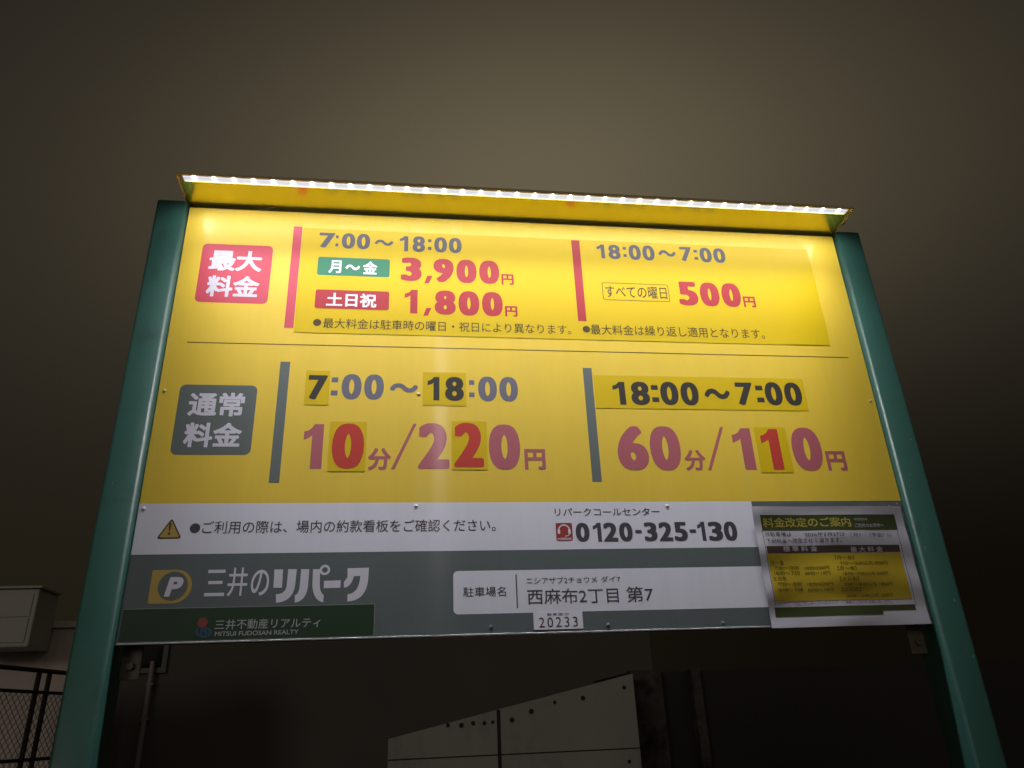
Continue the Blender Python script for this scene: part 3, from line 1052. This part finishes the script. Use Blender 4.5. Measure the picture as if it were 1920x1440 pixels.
bm = new()
nrect(bm, ((165, 178), (1445, 185), (1474, 330), (190, 325)), 1)
obj('header_print', bm, M['olive'], paper)
bm = new()
nrect(bm, ((305, 1045), (1640, 1040), (1648, 1095), (313, 1098)), 1)
nrect(bm, ((313, 1097), (1338, 1097), (1336, 1135), (315, 1140)), 1)
obj('footer_print', bm, M['olive'], paper)
bm = new()
nrect(bm, ((225, 468), (1485, 475), (1500, 542), (235, 537)), 1)
for p in (((190, 325), (196, 325), (316, 1045), (310, 1045)), ((1472, 330), (1478, 330), (1644, 1042), (1638, 1042))):
    q = [npt(*c) for c in p]
    X0 = (q[0][0] + q[3][0]) / 2
    grid(bm, X0, X0 + 0.0009, q[0][1], q[3][1], NY - 0.00016, 1, 40, warp=warp)
obj('heading_bar', bm, M['p_brown'], paper)
bm = new(); nrect(bm, ((240, 541), (1502, 546), (1610, 985), (305, 990)), 1)
obj('fee_table', bm, M['p_yellow'], paper)
bm = new()
ntext(bm, '料金改定のご案内', 193, 1022, 207, 300, bold=0.02)
obj('title_lettering', bm, M['title_yel'], paper)
bm = new()
ntext(bm, '時間貸駐車場', 1058, 1180, 212, 238)
ntext(bm, 'ご利用のお客様へ', 1062, 1340, 264, 300)
ntext(bm, '標 準 料 金', 385, 710, 478, 530, bold=0.01)
ntext(bm, '最 大 料 金', 1020, 1330, 482, 533, bold=0.01)
obj('heading_lettering', bm, M['p_white'], paper)
bm = new()
ntext(bm, '当駐車場は', 216, 465, 345, 388, bold=0.008)
ntext(bm, '2026年7月27日', 590, 955, 346, 388, bold=0.004)
ntext(bm, '（月）', 1020, 1115, 352, 390)
ntext(bm, '（予定）に', 1205, 1410, 352, 392)
ntext(bm, '下記料金へ改定させて頂きます。', 225, 935, 402, 450, bold=0.008)
obj('body_lettering', bm, M['p_ink'], paper)
bm = new()
for s_, L, R, T, B in (('月～金', 262, 395, 612, 655), ('7:00～18:00', 310, 540, 666, 702), ('10分/220円', 592, 820, 666, 702),
                       ('18:00～ 7:00', 305, 548, 716, 752), ('60分/110円', 596, 830, 716, 752), ('土日祝', 290, 422, 766, 806),
                       ('7:00～18:00', 336, 566, 818, 854), ('10分/220円', 616, 852, 818, 854), ('18:00～ 7:00', 334, 578, 871, 907),
                       ('60分/110円', 622, 858, 871, 907),
                       ('【月～金】', 870, 1055, 566, 604), ('7:00～18:00以内 3900円', 920, 1378, 618, 656), ('【月～金】', 895, 1075, 668, 706),
                       ('18:00～7:00以内 500円', 945, 1378, 718, 754), ('【土日祝】', 915, 1100, 768, 806), ('7:00～18:00以内 1800円', 955, 1422, 818, 856),
                       ('【土日祝】', 935, 1120, 868, 906), ('18:00～7:00以内 500円', 980, 1424, 924, 960)):
    ntext(bm, s_, L, R, T, B, bold=0.010)
obj('fee_lettering', bm, M['p_dark'], paper)
bm = new()
ntext(bm, '※誠に申し訳ございませんが、ご理解とご協力をお願い致します。', 495, 1425, 992, 1022)
obj('footer_lettering', bm, M['p_red'], paper)
# tape and torn paper along the top edge
bm = new()
X0, X1, D0, D1 = 1.0935, 1.3985, 0.6205, 0.6345
pts = []
for i in range(31):
    X = X0 + (X1 - X0) * i / 30
    pts.append((X, D0 + 0.0012 * rng.random()))
for i in range(30, -1, -1):
    X = X0 + (X1 - X0) * i / 30
    pts.append((X, D1 - 0.0010 * rng.random()))
tapes = new()
sheet(tapes, [[p for p in pts if p[0] > 1.30]], -0.0009)
obj('tape', tapes, M['tape'], notice)
tapes = new()
sheet(tapes, [[(1.104, 0.6262), (1.150, 0.6235), (1.151, 0.6335), (1.103, 0.634)]], -0.0009)
obj('tape', tapes, M['tape'], notice)
bm.free()
bm = new()
sheet(bm, [quad_px(((1652, 955), (1655, 949.5), (1659, 951), (1663, 951.5), (1666, 947), (1669, 951), (1672, 955)))], -0.0012)
sheet(bm, [quad_px(((1612, 953.5), (1620, 951.2), (1632, 952.4), (1648, 953.8)))], -0.0012)
sheet(bm, [quad_px(((1679.5, 944.3), (1681, 943.2), (1682, 944.8), (1680.5, 946.2)))], -0.0012)
obj('torn_paper', bm, M['tape_white'], notice)

# dry grass stalk caught on the canopy's rear edge
bm = new()
a = at(486, 394.5, -0.003); b = at(500, 391, -0.004); c = at(517, 388.4, -0.006)
tube(bm, a, b, 0.0006, 6); tube(bm, b, c, 0.0006, 6, r2=0.0003)
tag(obj('grass_stalk', bm, mat('dry straw', (0.36, 0.27, 0.10), rough=0.7)), 'dry straw coloured stalk caught in the gap under the lamp canopy', 'grass stalk')

# ------------------------------------------------------------------ surroundings
M['plaster'] = mat('grey plaster', (0.66, 0.56, 0.49), rough=0.9, var=0.15, scale=1.2, bump=0.15, bscale=90, dirt=((0.22, 0.19, 0.17), 0.5, 0.8, 1.6), stretch=(1, 1, .4))
M['concrete'] = mat('fair faced concrete', (0.36, 0.34, 0.30), rough=0.85, var=0.18, scale=1.6, bump=0.12, bscale=50, dirt=((0.17, 0.15, 0.13), 0.52, 0.78, 2.2), stretch=(1, 1, .5))
M['dark'] = mat('dark brown wall', (0.105, 0.095, 0.08), rough=0.85, var=0.25, scale=1.0)
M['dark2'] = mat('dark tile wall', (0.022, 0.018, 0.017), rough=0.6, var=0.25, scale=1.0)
M['glass'] = mat('dark window glass', (0.012, 0.012, 0.014), rough=0.08)
M['frame'] = mat('window frame', (0.07, 0.065, 0.06), rough=0.5, metal=0.6)
M['pipe'] = mat('pale drain pipe', (0.26, 0.22, 0.21), rough=0.45)
M['cabinet'] = mat('pale cabinet paint', (0.42, 0.40, 0.34), rough=0.5, var=0.1, scale=4)
M['wire'] = mat('rusty dark wire', (0.030, 0.020, 0.018), rough=0.7, metal=0.3)
M['joint'] = mat('dark joint', (0.03, 0.026, 0.024), rough=0.9)

# boundary wall on the left with a cabinet on it
wy = 4.6
wtop = at(128, 1178, wy).z
bm = new()
wx1 = at(182, 1200, wy).x
box(bm, -9.0, wx1, wy, wy + 0.22, 0, wtop, bevel=0.01)
wl = empty('boundary_wall', (-4, wy, 0), 'long pale plaster wall behind the wire fence left of the sign', 'wall')
obj('wall', bm, M['plaster'], wl)
bm = new(); box(bm, -9.0, wx1 + 0.03, wy - 0.03, wy + 0.25, wtop + 0.001, wtop + 0.045, bevel=0.006)
obj('coping', bm, M['plaster'], wl)

cy = wy - 0.34
p0, p1 = at(-60, 1106, cy), at(52, 1213, cy)
cab = empty('metal_cabinet', ((p0.x + p1.x) / 2, cy, p1.z), 'pale metal cabinet hung on the plaster wall at the left edge', 'cabinet')
bm = new(); box(bm, p0.x, p1.x, cy, wy - 0.032, p1.z, p0.z, bevel=0.008)
obj('casing', bm, M['cabinet'], cab)
bm = new(); box(bm, p0.x - .02, p1.x + .02, cy - .02, wy - 0.033, p0.z + 0.001, p0.z + .018, bevel=0.004)
obj('lid', bm, M['cabinet'], cab)
bm = new(); zc = (p0.z + p1.z) / 2
box(bm, p0.x + .03, p1.x - .03, cy - .006, cy - 0.0005, p1.z + .03, zc - .005, bevel=.002)
box(bm, p0.x + .03, p1.x - .03, cy - .006, cy - 0.0005, zc + .005, p0.z - .03, bevel=.002)
obj('door', bm, M['cabinet'], cab)

# chain-link fence in front of the wall
f0, f1 = at(0, 1250, 3.0), at(135, 1263, 3.595)
fd = (f1 - f0); fd.z = 0; fd.normalize()
fence = empty('chain_link_fence', (f0.x, f0.y, 0), 'dark chain-link fence with tube rails at the lower left', 'fence')
ztop = f0.z
fs, fe = f0 - fd * 1.6, f0 + fd * 0.86


def fp(s, z): return (f0.x + fd.x * s, f0.y + fd.y * s, z)


bm = new()
for z, r in ((ztop, 0.012), (ztop - 0.108, 0.009), (ztop - 0.435, 0.009), (0.12, 0.012)):
    tube(bm, fp(-1.6, z), fp(0.86, z), r, 8)
obj('rail', bm, M['wire'], fence)
for s in (-1.6, -0.62, 0.315, 0.405, 0.86):
    bm = new(); tube(bm, fp(s, 0), fp(s, ztop + 0.01), 0.014, 8)
    obj('fence_post', bm, M['wire'], fence)
bm = new()
zl, zh = 0.12, ztop - 0.108
H = zh - zl
for k in range(-int(H / 0.045) - 1, int(2.46 / 0.045) + 1):
    for sg in (1, -1):
        s0 = -1.6 + k * 0.045
        a_s, a_z, b_s, b_z = (s0, zl, s0 + H, zh) if sg > 0 else (s0, zh, s0 + H, zl)
        # clip in s
        lo, hi = -1.6, 0.86
        if b_s <= lo or a_s >= hi: continue
        if a_s < lo:
            a_z += (b_z - a_z) * (lo - a_s) / (b_s - a_s); a_s = lo
        if b_s > hi:
            b_z = a_z + (b_z - a_z) * (hi - a_s) / (b_s - a_s); b_s = hi
        tube(bm, fp(a_s, a_z), fp(b_s, b_z), 0.0017, 3)
obj('wire_mesh', bm, M['wire'], fence)

# dark house behind the sign on the left, with a drain pipe
hy = 6.6
hx0, hx1 = at(190, 1300, hy).x, at(1240, 1400, hy).x
house = empty('dark_house', ((hx0 + hx1) / 2, hy, 0), 'unlit dark brown house wall with a pale drain pipe seen under the sign', 'house')
bm = new(); box(bm, hx0, hx1, hy, hy + 5, 0, at(460, 1120, hy).z)
obj('wall', bm, M['dark'], house)
bm = new(); box(bm, hx0 - .1, hx1 + .1, hy - .12, hy + 5.1, at(460, 1120, hy).z + .001, at(460, 1100, hy).z, bevel=.01)
obj('roof', bm, M['dark2'], house)
pa, pb = at(283, 1262, hy - .06), at(283, 1262, hy - .06)
bm = new()
xx = at(272, 1340, hy - .06).x
tube(bm, (xx, hy - .06, 0), (xx, hy - .06, at(283, 1240, hy - .06).z), 0.022, 12)
for zz in (1.2, 1.75, 2.05): box(bm, xx - .03, xx + .03, hy - .075, hy - .001, zz, zz + .02)
obj('drain_pipe', bm, M['pipe'], house)
w0, w1 = at(232, 1190, hy), at(312, 1262, hy)
bm = new(); box(bm, w0.x, w1.x, hy - .03, hy - .001, w1.z, w0.z, bevel=.005)
wi = obj('window', bm, mat('grey window frame', (0.10, 0.095, 0.075), rough=0.5), house)
bm = new(); box(bm, w0.x + .05, w1.x - .05, hy - .036, hy - .0305, w1.z + .05, w0.z - .05)
obj('pane', bm, M['glass'], wi)

# concrete stair wall seen under the board
cy = 4.4
wall = empty('concrete_stair_wall', (at(960, 1440, cy).x, cy, 0), 'pale concrete wall with a sloping top seen under the sign', 'wall')
P = [at(728, 1386, cy), at(1186, 1263, cy)]
xl, zl_, xr, zr = P[0].x, P[0].z, P[1].x, P[1].z
prof = [(xl, 0), (xr, 0), (xr, zr), (xl, zl_)]
bm = new()
F = [bm.verts.new((x, cy, z)) for x, z in prof]
B = [bm.verts.new((x, cy + 0.25, z)) for x, z in prof]
bm.faces.new(F); bm.faces.new(B[::-1])
for i in range(4):
    bm.faces.new((F[i], B[i], B[(i + 1) % 4], F[(i + 1) % 4]))
bmesh.ops.recalc_face_normals(bm, faces=bm.faces)
wbody = obj('wall', bm, M['concrete'], wall)


def zt(x): return zl_ + (zr - zl_) * (x - xl) / (xr - xl)


bm = new()
x = at(936, 1390, cy).x
box(bm, x - .012, x + .012, cy - .003, cy + .01, 0, zt(x) - .001)
x = at(838, 1390, cy).x
box(bm, x - .004, x + .004, cy - .003, cy + .01, 1.62, zt(x) - .001)
zj = at(900, 1417, cy).z
box(bm, xl + .001, xr - .001, cy - .002, cy + .01, zj - .004, zj + .004)
obj('joint', bm, M['joint'], wbody)
bm = new()
for px in ((865, 1360), (887, 1356), (908, 1356), (924, 1354), (960, 1350), (996, 1334), (1040, 1317), (1093, 1309), (1170, 1289), (1180, 1428), (840, 1360)):
    q = at(px[0], px[1], cy)
    r = 0.012 + 0.006 * rng.random()
    tube(bm, (q.x, cy - .003, q.z), (q.x, cy + .004, q.z), r, 10)
obj('tie_hole', bm, M['joint'], wbody)

# dark building on the right with pilasters
by = 5.2
bx0 = at(1188, 1300, by).x
bz = at(1200, 1259, by).z
bld = empty('dark_building', (bx0 + 3, by, 0), 'unlit dark tiled building with pilasters behind the right post', 'building')
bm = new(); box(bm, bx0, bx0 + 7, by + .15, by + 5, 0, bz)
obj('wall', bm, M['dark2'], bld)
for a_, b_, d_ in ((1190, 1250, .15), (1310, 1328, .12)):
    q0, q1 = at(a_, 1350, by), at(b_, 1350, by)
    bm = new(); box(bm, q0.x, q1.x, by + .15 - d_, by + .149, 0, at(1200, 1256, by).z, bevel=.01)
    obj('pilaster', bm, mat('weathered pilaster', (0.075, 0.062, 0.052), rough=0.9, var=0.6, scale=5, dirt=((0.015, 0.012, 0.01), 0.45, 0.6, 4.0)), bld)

# ------------------------------------------------------------------ street lamp behind the photographer, mirrored in the board's old film
rd = (RX * ((825 - 960) / FPX) + RD * ((770 - 720) / FPX) + RF)
hit = at(825, 770)
rv = Vector((rd.x, -rd.y, rd.z)).normalized()
lp = hit + rv * 7.2
lamp = empty('street_lamp', (lp.x + 0.9, lp.y, 0), 'tall grey street lamp lit behind the photographer', 'street lamp')
bm = new(); tube(bm, (lp.x + .9, lp.y, 0), (lp.x + .9, lp.y, lp.z + .25), 0.06, 14, r2=0.04)
obj('pole', bm, M['steel'], lamp, smooth=True)
bm = new(); tube(bm, (lp.x + .9, lp.y, lp.z + .2), (lp.x, lp.y, lp.z + .16), 0.025, 10)
obj('arm', bm, M['steel'], lamp, smooth=True)
bm = new(); box(bm, lp.x - .12, lp.x + .12, lp.y - .16, lp.y + .16, lp.z + .075, lp.z + .15, bevel=.02)
obj('lamp_head', bm, M['steel'], lamp)
bm = new()
bmesh.ops.create_uvsphere(bm, u_segments=16, v_segments=10, radius=0.07)
bmesh.ops.translate(bm, vec=lp, verts=bm.verts)
obj('lamp_globe', bm, emit('lamp globe', (1.0, 0.86, 0.84), 30.0), lamp, smooth=True)
pl = bpy.data.lights.new('street_lamp_light', 'POINT')
pl.energy = 36
pl.shadow_soft_size = 0.05
pl.color = (1.0, 0.88, 0.86)
plo = bpy.data.objects.new('street_lamp_light', pl)
COL.objects.link(plo)
plo.parent = lamp
plo.matrix_parent_inverse = Matrix.Translation(lamp.location).inverted()
plo.location = (lp.x, lp.y + 0.17, lp.z)
